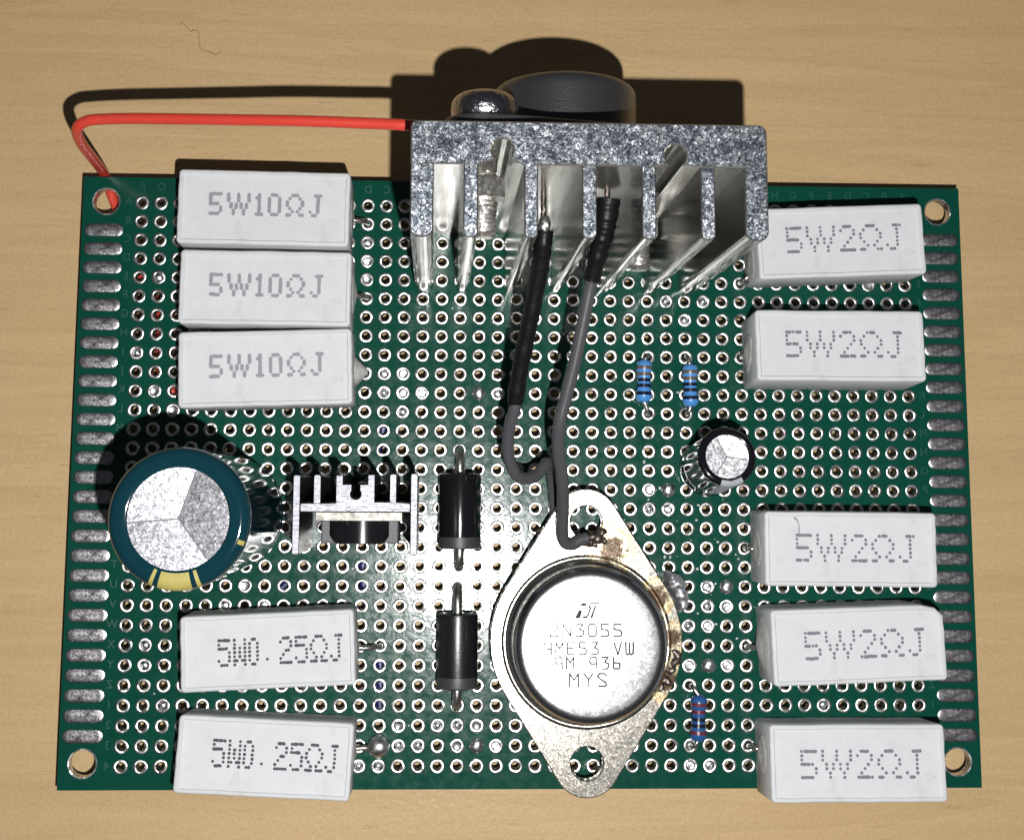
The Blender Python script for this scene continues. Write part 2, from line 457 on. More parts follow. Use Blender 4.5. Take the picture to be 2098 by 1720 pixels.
# component footprints used to find which holes the camera can see: (kind, cx, cy, a, b, ztop)
RES = [ # name key, x, y, angle, tilt, length, width, print
    ('a10', -34.65, 34.67, -0.6, 0.0, 22.2, 9.75, '5W10'), ('b10', -34.18, 24.21, -0.4, 0.0, 22.0, 9.65, '5W10'), ('c10', -33.90, 13.89, 1.9, 0.0, 22.1, 9.7, '5W10'),
    ('d25', -32.68, -21.32, 2.7, 0.0, 21.6, 9.25, '5W25'), ('e25', -32.82, -34.20, -2.9, -3.0, 21.6, 9.3, '5W25'),
    ('f2', 40.88, 31.19, 2.6, 0.0, 22.2, 9.4, '5W2'), ('g2', 40.44, 17.46, 0.1, -4.0, 22.2, 9.3, '5W2'), ('h2', 41.05, -8.64, -0.4, 0.0, 22.2, 9.4, '5W2'),
    ('i2', 41.72, -20.57, 2.2, 0.0, 22.2, 9.45, '5W2'), ('j2', 41.22, -35.00, 0.1, -3.0, 22.2, 9.4, '5W2')]
HR = 8.6
foot = [('r', x, y, l / 2, wd_ / 2, HR) for (_, x, y, _, _, l, wd_, _) in RES]
foot += [('c', -39.5, -4.5, 7.7, 0, 36), ('c', 24.6, 2.6, 3.8, 0, 12), ('r', 4.05, 35.4, 19.2, 2.5, 43), ('r', -21.5, -4.3, 7.5, 4.8, 20),
         ('c', 7.5, -20.5, 12.4, 0, 5), ('c', 7.5, -20.5, 9.8, 0, 11), ('r', -8.85, -4.1, 2.8, 4.9, 4), ('r', -9.0, -21.9, 2.7, 4.8, 4)]
for x in (-13.8, -8.7, -2.2, 4.0, 10.3, 16.7, 21.8): foot.append(('r', x, 29, 0.9, 4.2, 43))
CL = CAM - Vector((0, 0, ZB))
def visible(x, y):
    for (k, cx, cy, a, b, zt) in foot:
        for i in range(13):
            z = zt * i / 12; t = z / CL.z; px, py = x + (CL.x - x) * t, y + (CL.y - y) * t
            if k == 'r' and abs(px - cx) < a and abs(py - cy) < b: return False
            if k == 'c' and math.hypot(px - cx, py - cy) < a: return False
    return True

# tinned ring round every hole: the 300 nearest visible ones singly, the rest as one mesh
def pad_geo(seed, seg=20):
    rnd = random.Random(seed); ph = [rnd.uniform(0, 6.28) for _ in range(4)]
    def wo(a): return 1 + 0.014 * math.sin(2 * a + ph[0]) + 0.014 * math.sin(3 * a + ph[1])
    def wi(a): return 1 + 0.03 * math.sin(2 * a + ph[2]) + 0.03 * math.sin(3 * a + ph[3])
    v = []; f = []
    ri = 0.515
    prof = [(ri, -TH - .02, 1), (ri, -0.05, 1), (ri + .04, 0.03, 1), (0.63, 0.058, 2), (0.76, 0.062, 2), (0.90, 0.047, 0), (0.955, -0.005, 0)]
    for (r, z, t) in prof:
        for k in range(seg):
            a = 2 * math.pi * k / seg; q = wi(a) if t == 1 else wo(a) if t == 0 else 1
            if t == 1: q = min(q, 1.045)
            v.append((r * q * math.cos(a), r * q * math.sin(a), z))
    for i in range(len(prof) - 1):
        for k in range(seg):
            k2 = (k + 1) % seg; f.append((i * seg + k, i * seg + k2, (i + 1) * seg + k2, (i + 1) * seg + k)[::-1])
    gg = G(); gg.add(v, f); return gg
pads = [pad_geo(i) for i in range(10)]
pm = [obj('solder_pad', p_, 'tinned_pad', None, 50) for p_ in pads]
pmesh = [o.data for o in pm]
for o in pm: bpy.data.objects.remove(o)
allh = [(r, c) for r in range(1, NR + 1) for c in range(1, NC + 1)]
vis = sorted([h for h in allh if visible(hx(h[1]), hy(h[0]))], key=lambda h: (Vector((hx(h[1]), hy(h[0]), 0)) - CL).length)
near = set(vis[:300]); gr = G()
for (r, c) in allh:
    k = random.randrange(10)
    if (r, c) in near:
        o = obj('solder_pad', None, None, board, mesh=pmesh[k]); o.location = (hx(c) * S, hy(r) * S, 0)
    else:
        gr.add([(x + hx(c), y + hy(r), z) for x, y, z in pads[k].v], pads[k].f)
o = obj('further_solder_pads', gr, 'tinned_pad', board, 50); o['kind'] = 'stuff'
del gr

# edge contacts, mounting-hole rims
def stadium(lx, ly, n=8):
    p = []; r = ly / 2
    for (sx, a0) in ((1, -90), (-1, 90)):
        for k in range(n + 1):
            a = rad(a0 + 180 * k / n); p.append((sx * (lx / 2 - r) + r * math.cos(a), r * math.sin(a)))
    return p
def stad(ins): return stadium(5.25 - 2 * ins, 1.74 - 2 * ins)
g = G(); g.rings(stad, [(0, -.01), (0.02, .02), (.10, .045), (.28, .075), (.5, .092), (.72, .10), (.84, .102)], cap0=False)
first = None
for side in (-1, 1):
    for k in range(27):
        o = obj('edge_contact', g, 'tinned_contact', board, 60, mesh=first.data if first else None)
        first = first or o
        o.location = (side * 57.05 * S, hy(k + 2.5) * S, 0)
        if k % 2: o.rotation_euler = (0, 0, math.pi)
for (cx, cy) in MH:
    g = G(); g.lathe([(RM - .01, -TH - .02), (RM - .01, 0.03), (RM + .17, 0.04), (RM + .2, -0.01)], 36, cap0=False, cap1=False)
    o = obj('mounting_hole_rim', g, 'tinned_pad', board, 40); o.location = (cx * S, cy * S, 0)

# silkscreen lettering of the far side shimmering through: mirrored letters and digits
def glyph_mesh(ch, size):
    cu = bpy.data.curves.new('glyph', 'FONT'); cu.body = ch; cu.size = size; cu.align_x = 'CENTER'; cu.align_y = 'CENTER'; cu.resolution_u = 3
    t = bpy.data.objects.new('glyph', cu); COL.objects.link(t)
    dg = bpy.context.evaluated_depsgraph_get(); ev = t.evaluated_get(dg); me = ev.to_mesh()
    r = ([tuple(v.co) for v in me.vertices], [tuple(p.vertices) for p in me.polygons]); ev.to_mesh_clear()
    bpy.data.objects.remove(t); bpy.data.curves.remove(cu); return r
AB = 'ABCDEFGHIJKLMNOPQRSTUVWXYZ'; GC = {}
g = G()
def letter(ch, x, y, size=1.5):
    if ch not in GC: GC[ch] = glyph_mesh(ch, 1.0)
    v, f = GC[ch]
    g.add([(x - a * size * 0.95, y + b * size, 0.006) for a, b, _ in v], [q[::-1] for q in f])
for r in range(1, NR + 1):
    ch = (AB + '1234')[r - 1]; letter(ch, -53.85, hy(r) + .12); letter(ch, 53.85, hy(r) + .12)
for c in range(1, NC + 1): letter(AB[(42 - c) % 26], hx(c), 39.0)
obj('silkscreen_lettering', g, 'silkscreen_ink', board)

# solder in and over holes
plugs = [(10, 14), (11, 14), (11, 15), (11, 16), (12, 15), (11, 20), (5, 13), (10, 15), (28, 15), (28, 17), (28, 18), (28, 19), (29, 15), (29, 18), (29, 20), (30, 13),
         (29, 16), (30, 14), (21, 7), (22, 6), (22, 8), (9, 1), (5, 2), (11, 2), (12, 3), (3, 13), (4, 13), (24, 2), (25, 2), (27, 3), (21, 31), (22, 31), (22, 32),
         (23, 30), (23, 31), (25, 32), (25, 30), (16, 28), (17, 28), (17, 29), (6, 29), (6, 31), (7, 30), (5, 40), (27, 37), (30, 30), (30, 31), (29, 30)]
domes = [(11, 19), (29, 19), (21, 32), (25, 31), (16, 29)]
def wobf(seed, a1=0.06):
    rnd = random.Random(seed); ph = [rnd.uniform(0, 6.28) for _ in range(3)]
    return lambda a: 1 + a1 * math.sin(2 * a + ph[0]) + a1 * .7 * math.sin(3 * a + ph[1]) + a1 * .5 * math.sin(5 * a + ph[2])
for i, (r, c) in enumerate(plugs):
    h = random.uniform(-0.30, 0.0); d = random.uniform(-.12, .25)
    g = G(); g.lathe([(0.50, -1.2), (0.51, h - .1), (0.46, h), (0.34, h + d * .5), (0.18, h + d * .9), (0.06, h + d)], 14, cap0=False)
    o = obj('solder_joint', g, 'solder', board, 50); o.location = (hx(c) * S, hy(r) * S, 0)
for i, (r, c) in enumerate(domes):
    g = G(); g.lathe([(1.0, 0.0), (0.97, 0.12), (0.82, .32), (0.6, .47), (0.3, .56), (0.1, .58)], 20, wobf(i, .03), cap0=False)
    o = obj('solder_joint', g, 'solder', board, 50); o.location = (hx(c) * S, hy(r) * S, 0)
g = G(); g.lathe([(1.15, -0.02), (1.38, .35), (1.45, .85), (1.3, 1.45), (0.95, 1.95), (0.5, 2.2), (0.12, 2.28)], 28, wobf(77, .02), cap0=False)
o = obj('solder_joint', g, 'solder', board, 60); o.location = (-19.0 * S, -34.2 * S, 0); o['label'] = 'big shiny round solder blob'

rnd = random.Random(11); g = G()
for i in range(150):
    if i < 90: x, y = rnd.gauss(22, 4.5), rnd.gauss(-12, 9)
    else: x, y = rnd.uniform(-50, 50), rnd.uniform(-38, 38)
    if min(abs((x / P + 21.5) % 1 - .0), 1 - abs((x / P + 21.5) % 1)) < .40 and min((15.5 - y / P) % 1, 1 - (15.5 - y / P) % 1) < .40: continue
    q = G(); rr = rnd.uniform(.06, .2); q.lathe([(rr, 0), (rr * .7, rr * .35), (rr * .2, rr * .45)], 7, wobf(i + 400, .25), cap0=False); q.xf(Matrix.Translation((x, y, .005))); g.add(q.v, q.f)
o = obj('flux_specks', g, 'ceramic', board, 60); o['kind'] = 'stuff'

# ------------------------------------------------------------------ ceramic block resistors with dot-matrix print
F7 = {'5': ['11111', '1....', '1....', '1111.', '....1', '....1', '1111.'],
      'W': ['1...1...1', '1...1...1', '1...1...1', '.1.1.1.1.', '.1.1.1.1.', '..1...1..', '..1...1..'],
      '2': ['.111.', '1...1', '....1', '...1.', '..1..', '.1...', '11111'],
      'O': ['..111..', '.1...1.', '1.....1', '1.....1', '.1...1.', '..1.1..', '11...11'],
      'J': ['..111', '...1.', '...1.', '...1.', '...1.', '1..1.', '.11..'],
      '1': ['.1.', '11.', '.1.', '.1.', '.1.', '.1.', '111'],
      '0': ['.111.', '1...1', '1...1', '1...1', '1...1', '1...1', '.111.'],
      'q5': ['11111', '1....', '1111.', '....1', '....1', '1...1', '.111.'],
      'qW': ['1...1', '1...1', '1.1.1', '1.1.1', '1.1.1', '11.11', '1...1'],
      'q0': ['.11.', '1..1', '1..1', '1..1', '1..1', '1..1', '.11.'],
      'q.': ['.', '.', '.', '.', '.', '1', '.'],
      'q2': ['.111.', '1...1', '....1', '..11.', '.1...', '1....', '11111'],
      'qO': ['..111..', '.1...1.', '1.....1', '1.....1', '.1...1.', '..1.1..', '111.111']}
PRINT = {'5W2': ([('5', 0), ('W', 6), ('2', 16), ('O', 22), ('J', 30)], .442, .52, .215, 'ink_mid'),
         '5W10': ([('5', 0), ('W', 7), ('1', 18), ('0', 23), ('O', 30), ('J', 39)], .330, .43, .245, 'ink_grey'),
         '5W25': ([('q5', 0), ('qW', 6), ('q0', 11.8), ('q.', 18.5), ('q2', 23.7), ('q5', 29.7), ('qO', 35.4), ('J', 43.2)], .322, .50, .205, 'ink_dark')}
def print_mesh(kind, seed):
    rnd = random.Random(seed); chars, pc, prr, rd, mat_ = PRINT[kind]; g = G()
    for ch, c0 in chars:
        for i, row in enumerate(F7[ch]):
            for j, q in enumerate(row):
                if q != '1': continue
                x, y = (c0 + j) * pc + rnd.gauss(0, .014), -i * prr + rnd.gauss(0, .014)
                r = rd * rnd.uniform(.9, 1.08)
                zk = len(g.f) * 6e-5
                g.add([(x + r * math.cos(k * .7854), y + r * math.sin(k * .7854), zk) for k in range(8)], [tuple(range(8))])
                # strokes: neighbouring dots of one row or column flow together
                for (di, dj) in ((0, 1), (1, 0)) if kind == '5W10' else ((0, 1),):  # noqa
                    if i + di < 7 and j + dj < len(row) and F7[ch][i + di][j + dj] == '1' and (kind == '5W10' or rnd.random() < .7):
                        x2, y2 = x + dj * pc, y - di * prr; h = r * .96
                        zk = len(g.f) * 6e-5
                        if dj: g.add([(x, y - h, zk), (x2, y - h, zk), (x2, y + h, zk), (x, y + h, zk)], [(0, 1, 2, 3)])
                        else: g.add([(x - h, y2, zk), (x + h, y2, zk), (x + h, y, zk), (x - h, y, zk)], [(0, 1, 2, 3)])
    return g, mat_
LBL = {'a10': 'white ceramic block resistor printed 5W10ΩJ, topmost of the three touching ones',
       'b10': 'white ceramic block resistor printed 5W10ΩJ, middle of the three touching ones',
       'c10': 'white ceramic block resistor printed 5W10ΩJ, lowest of the three touching ones',
       'd25': 'white ceramic block resistor printed 5W0.25ΩJ just below the big teal capacitor',
       'e25': 'white ceramic block resistor printed 5W0.25ΩJ overhanging the bottom board edge, beside solder blob',
       'f2': 'white 5W2ΩJ ceramic block resistor partly behind the tall aluminium heatsink',
       'g2': 'white 5W2ΩJ ceramic block resistor beside the two blue film resistors, second from the top',
       'h2': 'white 5W2ΩJ ceramic block resistor with a dark crack above its 5',
       'i2': 'chipped white 5W2ΩJ ceramic block resistor, fourth from the top of its column',
       'j2': 'white 5W2ΩJ ceramic block resistor at the bottom right corner of the board'}
LEAD = {'a10': (2, 13, 1), 'b10': (6, 13, 1), 'c10': (10, 13, 1), 'd25': (24, 14, 1), 'e25': (29, 14, 1),
        'f2': (5, 33, -1), 'g2': (9, 33, -1), 'h2': (19, 33, -1), 'i2': (24, 33, -1), 'j2': (29, 33, -1)}
TX = {'a10': (4.2, 3.15), 'b10': (4.0, 3.2), 'c10': (4.1, 3.2), 'd25': (4.75, 3.15), 'e25': (4.55, 2.85), 'f2': (4.05, 2.75), 'g2': (4.1, 2.9), 'h2': (4.2, 3.0), 'i2': (4.35, 3.05), 'j2': (4.0, 3.25)}
for idx, (key, x, y, ang, tilt, ln, wdt, pr_) in enumerate(RES):
    by = y - HR * math.sin(rad(-tilt))
    t = thing('ceramic_resistor', LBL[key], 'resistor', (x, by, ZB + 0.06), (rad(tilt), 0, rad(ang)), 'white ceramic block resistors')
    g = G()
    rnd = random.Random(idx + 50)
    o1 = rrect(ln, wdt, 0.55)
    ch = [rnd.uniform(-.05, .05) for _ in range(20)]
    def ol(ins, o1=o1, ch=ch, key=key):
        q = o1(ins); p = []
        for i, (a, b) in enumerate(q):
            a2, b2 = q[(i + 1) % len(q)]; p.append((a, b))
            if i % 5 == 4:
                for k in range(1, 9):
                    j = ch[(i * 3 + k) % 20] * .8
                    p.append((a + (a2 - a) * k / 9 + (j if abs(a2 - a) < abs(b2 - b) else 0), b + (b2 - b) * k / 9 + (j if abs(a2 - a) > abs(b2 - b) else 0)))
        if key == 'i2':                                  # broken corner
            p = [(a - max(0, (a + b) - (ln / 2 + wdt / 2 - 1.5 - ins)) * .55, b - max(0, (a + b) - (ln / 2 + wdt / 2 - 1.5 - ins)) * .45) for a, b in p]
        return p
    g.rings(ol, [(0.12, 0), (0.0, 0.2), (0.0, HR - .28), (0.09, HR - .08), (0.22, HR), (0.50, HR), (0.62, HR - .15), (0.84, HR - .18)])
    cb = obj('body', g, 'ceramic', t, 35)
    gp, mt_ = print_mesh(pr_, idx)
    ox, oy = TX[key]
    gp.v = [(a - ln / 2 + ox, b + wdt / 2 - oy, HR - .18 + .012 + c) for a, b, c in gp.v]
    obj('printed_marking', gp, mt_, cb)
    r, c, sd = LEAD[key]
    # lead from the end face down into its hole (local coordinates of the block)
    inv = (Matrix.Translation(Vector((x, by, 0.06))) @ Matrix.Rotation(rad(ang), 4, 'Z') @ Matrix.Rotation(rad(tilt), 4, 'X')).inverted()
    tip = inv @ Vector((hx(c), hy(r), 0)); e = sd * ln / 2
    zl = 2.4
    g = G(); g.tube([(e - sd * .5, tip.y * .8, zl), (e + sd * .35, tip.y * .9, zl), ((e + tip.x * 2) / 3, tip.y, zl * .82), (tip.x, tip.y, zl * .35), (tip.x, tip.y, -1.2)], 0.36, 10, 5)
    obj('lead', g, 'steel_lead', t, 50)
    g = G(); g.tube([(-e + sd * .5, 0, zl), (-e - sd * .1, 0, zl), (-e - sd * .25, 0, zl * .6), (-e - sd * .25, 0, -1.2)], 0.36, 8, 4)
    obj('lead', g, 'steel_lead', t, 50)
    # cement where the lead leaves the end
    big = {'c10': 1.75, 'i2': 0.9, 'b10': .55, 'g2': .5, 'j2': .45}.get(key, 0.35)
    g = G(); wf = wobf(idx + 9, .09)
    br = 2.0 if key == 'c10' else wdt * (.40 if key == 'i2' else .27)
    g.lathe([(br, 0), (br * .95, .12), (br * .7, big * .35), (br * .36, big * .75), (br * .12, big)], 18, wf, cap0=False)
    mtx = Matrix.Translation((e - sd * .02, tip.y * (1 if key == 'c10' else .5), HR * (.3 if key == 'c10' else .42))) @ Matrix.Rotation(sd * math.pi / 2, 4, 'Y')
    g.xf(mtx); g.v = [(a, b, min(max(q, .1), HR - .5)) for a, b, q in g.v]
    obj('cement_plug', g, 'cement', t, 60)
    if key == 'h2':
        g = G(); cp = [(-7.38, 4.05), (-7.0, 3.75), (-6.78, 3.5), (-6.62, 2.85), (-6.66, 1.85)]
        for (a, b), (a2, b2), w_ in zip(cp, cp[1:], (.16, .12, .07, .09)):
            dd = Vector((a2 - a, b2 - b)).normalized(); nx, ny = -dd.y * w_ / 2, dd.x * w_ / 2
            g.add([(a + nx, b + ny, HR - .165), (a - nx, b - ny, HR - .165), (a2 - nx, b2 - ny, HR - .165), (a2 + nx, b2 + ny, HR - .165)], [(0, 1, 2, 3)])
        obj('crack', g, 'ink_dark', cb)

# ------------------------------------------------------------------ electrolytic capacitors
def capacitor(name, label, loc, rot, r, h, rd_, sleeve, scores, stripe, stripe_mat, stripe_extra=()):
    t = thing(name, label, 'capacitor', loc, rot)
    g = G(); rl = r * .12
    prof = [(r * .90, 0), (r * .97, .25), (r, .8), (r, 2.0), (r * .965, 2.5), (r * .965, 3.0), (r, 3.5), (r, 3.7), (r, h - rl * 1.2 - .3), (r, h - rl * 1.2)]
    for k in range(1, 7):
        a = math.pi / 2 * k / 6; prof.append((r - rl * 1.2 * (1 - math.cos(a)), h - rl * 1.2 * (1 - math.sin(a))))
    prof += [(rd_ + .25, h - .02), (rd_ + .05, h - .10), (rd_ - .02, h - .35)]
    g.lathe(prof, 72, cap0=True, cap1=False)
    sv = obj('sleeve', g, sleeve, t, 40)
    # pressed aluminium top with a three-way vent score: each sector bulges
    g = G(); NA, NRR = 96, 7; v = [(0, 0, h - .29)]; f = []
    sc = sorted(a % 360 for a in scores)
    for i in range(1, NRR + 1):
        rr = rd_ * i / NRR
        for k in range(NA):
            a = 360 * k / NA
            d = min(min((a - s) % 360, (s - a) % 360) for s in sc)
            nxt = min((s - a) % 360 for s in sc); prv = min((a - s) % 360 for s in sc)
            fr = prv / max(prv + nxt, 1e-6)
            wdeg = math.degrees(0.10 * rd_ / rr) + .6
            groove = 0
            hw = (prv + nxt) / 2; c_ = 0.034
            bul = c_ / max(.35, math.cos(rad(hw))) * rr * math.cos(rad(prv - hw)) - .05
            v.append((rr * math.cos(rad(a)), rr * math.sin(rad(a)), h - .24 + bul + groove))
    for k in range(NA): f.append((0, 1 + k, 1 + (k + 1) % NA))
    for i in range(NRR - 1):
        for k in range(NA):
            k2 = (k + 1) % NA; f.append((1 + i * NA + k, 1 + (i + 1) * NA + k, 1 + (i + 1) * NA + k2, 1 + i * NA + k2))
    g.add(v, f); vt = obj('vent_top', g, 'can_alu' if r > 5 else 'can_alu_bright', t, 1.2)
    g = G()
    for a in sc:
        ca, sa = math.cos(rad(a)), math.sin(rad(a)); w2 = .012 * rd_ + .02
        g.add([(ca * r_ - s_ * w2 * sa, sa * r_ + s_ * w2 * ca, h - .27 + .034 * r_) for r_ in (0, rd_ * .96) for s_ in (-1, 1)], [(0, 2, 3, 1)])
    obj('vent_score', g, 'score_line', vt)
    # polarity stripe: a thin printed band over the rim and down the side
    g = G()
    def band(a0, a1, short=0):
        n = 8; v = []; pr2 = [(rd_ + .28, h + .004)] + [(q[0] + .012, q[1] + .012) for q in prof[9:16][::-1]] + [(r + .012, 3.6)]
        if short: pr2 = pr2[2:6]
        for (rr, z) in pr2:
            for k in range(n + 1):
                aa = rad(a0 + (a1 - a0) * k / n); v.append((rr * math.cos(aa), rr * math.sin(aa), z))
        f = []
        for i in range(len(pr2) - 1):
            for k in range(n): f.append((i * (n + 1) + k, (i + 1) * (n + 1) + k, (i + 1) * (n + 1) + k + 1, i * (n + 1) + k + 1))
        g.add(v, f)
    for st_ in stripe: band(*st_)
    obj('polarity_stripe', g, stripe_mat, sv, 40)
    if stripe_extra:
        g = G()
        for (a, w_, r0, r1) in stripe_extra:
            v = []
            for rr in (r0, r1):
                for s_ in (-1, 1): v.append((rr * math.cos(rad(a)) - s_ * w_ * math.sin(rad(a)), rr * math.sin(rad(a)) + s_ * w_ * math.cos(rad(a)), h + .03 - max(0, rr - (r - rl)) * .55))
            g.add(v, [(0, 1, 3, 2)])
        obj('minus_sign', g, 'band_black', sv)
    for sx in (-1, 1):
        g = G(); g.tube([(sx * r * .45, 0, .3), (sx * r * .45, 0, -2)], .35, 8, 1); obj('lead', g, 'steel_lead', t, 50)
    return t
capacitor('electrolytic_capacitor', 'big teal sleeved capacitor with silver vented top and yellow stripe', (-39.55, -4.55, ZB), (0, 0, 0), 7.65, 36.0, 5.45, 'teal_sleeve',
          (71, -53, 185), [(-106, -77), (-114, -110.5), (-72.5, -69), (-22.5, -18.5, 1)], 'yellow_stripe')
capacitor('electrolytic_capacitor', 'small black capacitor with silver vented top and grey stripe', (24.15, 1.55, ZB + .25), (rad(-6.7), rad(2.4), 0), 3.75, 12.0, 2.75, 'black_sleeve',
          (118, -8, 236), [(-106, -58)], 'silver_stripe', [(-84, .26, 3.0, 3.55)])

# ------------------------------------------------------------------ tall heatsink standing at the top edge
HH = 43.0
hs = thing('heatsink', 'tall silver aluminium heatsink with seven fins at the top edge of the board', 'heatsink', (0, 0, ZB + .08))
YB, YR = 37.75, 33.0
def arc(cx, cy, r, a0, a1, n=8): return [(cx + r * math.cos(rad(a0 + (a1 - a0) * k / n)), cy + r * math.sin(rad(a0 + (a1 - a0) * k / n))) for k in range(n + 1)]
XL, XR = -15.1, 23.2
fins = [(-15.1, -12.62), (-9.44, -7.88), (-2.97, -1.51), (3.2, 4.77), (9.6, 11.13), (15.92, 17.5), (20.67, 23.2)]
rootline = lambda p, q: abs(p[1] - YR) < .02 and abs(q[1] - YR) < .02 and any(abs(min(p[0], q[0]) - a) < .02 and abs(max(p[0], q[0]) - b) < .02 for a, b in fins)
pl = [(XL, YR)]
for i, (a, b) in enumerate(fins):
    if i: pl.append((a, YR))
    if i < 6: pl.append((b, YR))
    if i == 1: pl += arc(-5.3, 34.65, 1.22, 236, -56, 12)[::1]
    if i == 4: pl += arc(13.3, 34.25, 1.22, 236, -56, 12)[::1]
pl += [(XR, YR)] + arc(XR - .9, YB - .9, .9, 0, 90, 5) + arc(XL + .7, YB - .7, .7, 90, 180, 5)
g = G(); g.prism(pl, 0, HH, 0.16, rootline, 0, 1)
obj('base_plate', g, ['alu_side', 'alu_cut'], hs)
for i, (a, b) in enumerate(fins):
    rr = min((b - a) / 2 * .8, 1.0); ye = 25.1
    q = [(b, YR), (a, YR)]
    if i == 0: q = [(b, YR), (a, YR)]
    q += arc(a + rr, ye + rr, rr, 180, 270, 5) + arc(b - rr, ye + rr, rr, 270, 360, 5)
    g = G(); g.prism(q, 0, HH, 0.14, rootline, 0, 1)
    obj('fin', g, ['alu_fin_shaded', 'alu_cut'], hs)

# black metal-can transistor bolted to the back of that heatsink, diagonal
bt = thing('power_transistor', 'round black metal can transistor bolted behind the tall heatsink', 'transistor', (2.9, YB + .02, ZB + 25.5), (rad(-90), 0, 0))
# local frame: x right, y down (towards the board), z out of the heatsink's back
def to3_outline(rc_, re, d, n=14):
    th = math.degrees(math.acos((rc_ - re) / d)); p = []
    p += arc(0, 0, rc_, th, 180 - th, n)            # along y the lobes sit at +-d on x
    p += arc(-d, 0, re, 180 - th, 180 + th, n)
    p += arc(0, 0, rc_, 180 + th, 360 - th, n)
    p += arc(d, 0, re, -th, th, n)
    return p
g = G(); out = to3_outline(12.4, 4.2, 15.05); rot = Matrix.Rotation(rad(47), 4, 'Z')
g.prism(out, 0, 1.6, 0.2); g.xf(rot); obj('flange', g, 'black_can', bt)
g = G(); rc_ = 8.6; pf = [(rc_ + 1.3, 1.6), (rc_ + 1.2, 2.3), (rc_ + .15, 2.5), (rc_, 2.8), (rc_, 3.0), (rc_, 6.9), (rc_, 7.2)]
for k in range(1, 7): a = math.pi / 2 * k / 6; pf.append((rc_ - 1.6 * (1 - math.cos(a)), 7.2 + 1.5 * math.sin(a)))
pf += [(.1, 8.75)]
g.lathe(pf, 64); obj('can', g, 'black_can', bt, 30)
for (px, pz, sl) in ((.25, 27.8, 0), (7.5, 29.8, 1)):
    g = G(); g.tube([(px - 2.9, -(pz - 25.5), -2), (px - 2.9, -(pz - 25.5), -9.5)], .34, 12, 1); obj('pin', g, 'solder_burnt', bt, 50)
# its two screws
def screw(label, x, z, mat_, head):
    t = thing('screw', label, 'screw', (x, YB + 1.65, ZB + z), (rad(-90), 0, 0), 'screws holding the black transistor')
    g = G(); pf = [(3.55, 0), (3.75, .3), (3.75, 1.4)] + [(3.75 - 1.9 * (1 - math.cos(rad(15 * k))), 1.4 + 1.6 * math.sin(rad(15 * k))) for k in range(1, 6)] + [(1.2, 3.02)]
    g.lathe(pf, 40); obj('head', g, mat_, t, 40)
    g = G(); pr_ = [(1.45, .1)]; zz = -5.8
    while zz > -13.2: pr_ += [(1.45, zz), (1.2, zz - .25)]; zz -= .5
    pr_ += [(1.0, zz)]; g.lathe(pr_, 20); obj('threaded_shank', g, 'zinc_screw', t, 30)
    g = G(); hexo = [(2.62 * math.cos(rad(60 * k + 30)), 2.62 * math.sin(rad(60 * k + 30))) for k in range(6)]
    g.prism(hexo, 0, 2.3, .25); g.xf(Matrix.Translation((0, 0, -9.0))); obj('nut', g, 'zinc_screw', t)
screw('dark pan head screw at the upper left of the black transistor', -7.05, 37.0, 'black_screw', 1)
screw('screw whose end shows deep between two right hand fins of the tall heatsink', 13.3, 14.5, 'black_screw', 0)

# ------------------------------------------------------------------ small heatsink with the regulator
H2 = 20.0
sh = thing('heatsink', 'small bright silver heatsink with upright fins beside the teal capacitor', 'heatsink', (0, 0, ZB + .08))
yt, yp0, yp1, yb = 0.30, -2.95, -4.05, -9.05
xb = [(-28.92, -28.05), (-26.50, -25.62), (-23.87, -23.0), (-20.1, -19.23), (-17.49, -16.66), (-15.0, -14.15)]
# cross plate with the thick middle that carries the screw channel
mid = [(xb[2][0], yp0), (xb[2][0], yp0)]
pl = [(xb[0][1], yp1), (xb[5][0], yp1), (xb[5][0], yp0), (xb[4][1], yp0 + .1), (xb[4][0], yp0 + .1), (xb[3][1], yp0 + .12),
      (xb[3][1], yt + .1), (xb[3][0], yt + .1), (xb[3][0], -.78), (-21.04, -.78), (-21.04, -1.35)] + arc(-21.5, -1.92, .62, 42, -222, 12) + [(-21.96, -1.35), (-21.96, -.78), (xb[2][1], -.78), (xb[2][1], yt), (xb[2][0], yt), (xb[2][0], yp0), (xb[1][1], yp0 - .05), (xb[1][0], yp0 - .05), (xb[0][1], yp0 - .05)]
g = G(); g.prism(pl, 0, H2, 0.09, None, 0, 1); obj('base_plate', g, ['anodised', 'alu_white'], sh)
for i, (a, b) in enumerate(xb):
    if i in (2, 3): continue
    y0, y1 = (yb, yt + (i * .05)) if i in (0, 5) else (yp0 + (.1 if i == 4 else -.05), yt + i * .05)
    q = []
    if i in (0, 5): q = arc(a + .25, y0 + .25, .25, 180, 270, 3) + arc(b - .25, y0 + .25, .25, 270, 360, 3)
    else: q = [(a, y0), (b, y0)]
    q += arc(b - .3, y1 - .3, .3, 0, 90, 4) + arc(a + .3, y1 - .3, .3, 90, 180, 4)
    g = G(); g.prism(q, 0, H2, 0.08, (lambda p, q2, y0=y0: abs(p[1] - y0) < .01 and abs(q2[1] - y0) < .01) if i not in (0, 5) else None, 0, 1)
    obj('fin', g, ['anodised', 'alu_white'], sh)
rg = thing('voltage_regulator', 'black regulator with metal tab clamped in the small heatsink', 'regulator', (-21.1, -4.1, ZB + .08))
g = G(); g.box(-5.05, 5.1, -.93, 0.0, 4.0, 19.8); obj('metal_tab', g, 'tab_metal', rg)
g = G(); g.prism([(-4.6, -3.7), (4.65, -3.7), (4.65, -.95), (-4.6, -.95)], 3.5, 17.2, .15); rb = obj('body', g, 'matt_epoxy', rg)
q = [(-3.45, -.95), (-3.35, -2.6)] + arc(-2.5, -2.85, .87, 185, 270, 5) + arc(2.6, -2.85, .87, 270, 355, 5) + [(3.5, -2.6), (3.55, -.95)]
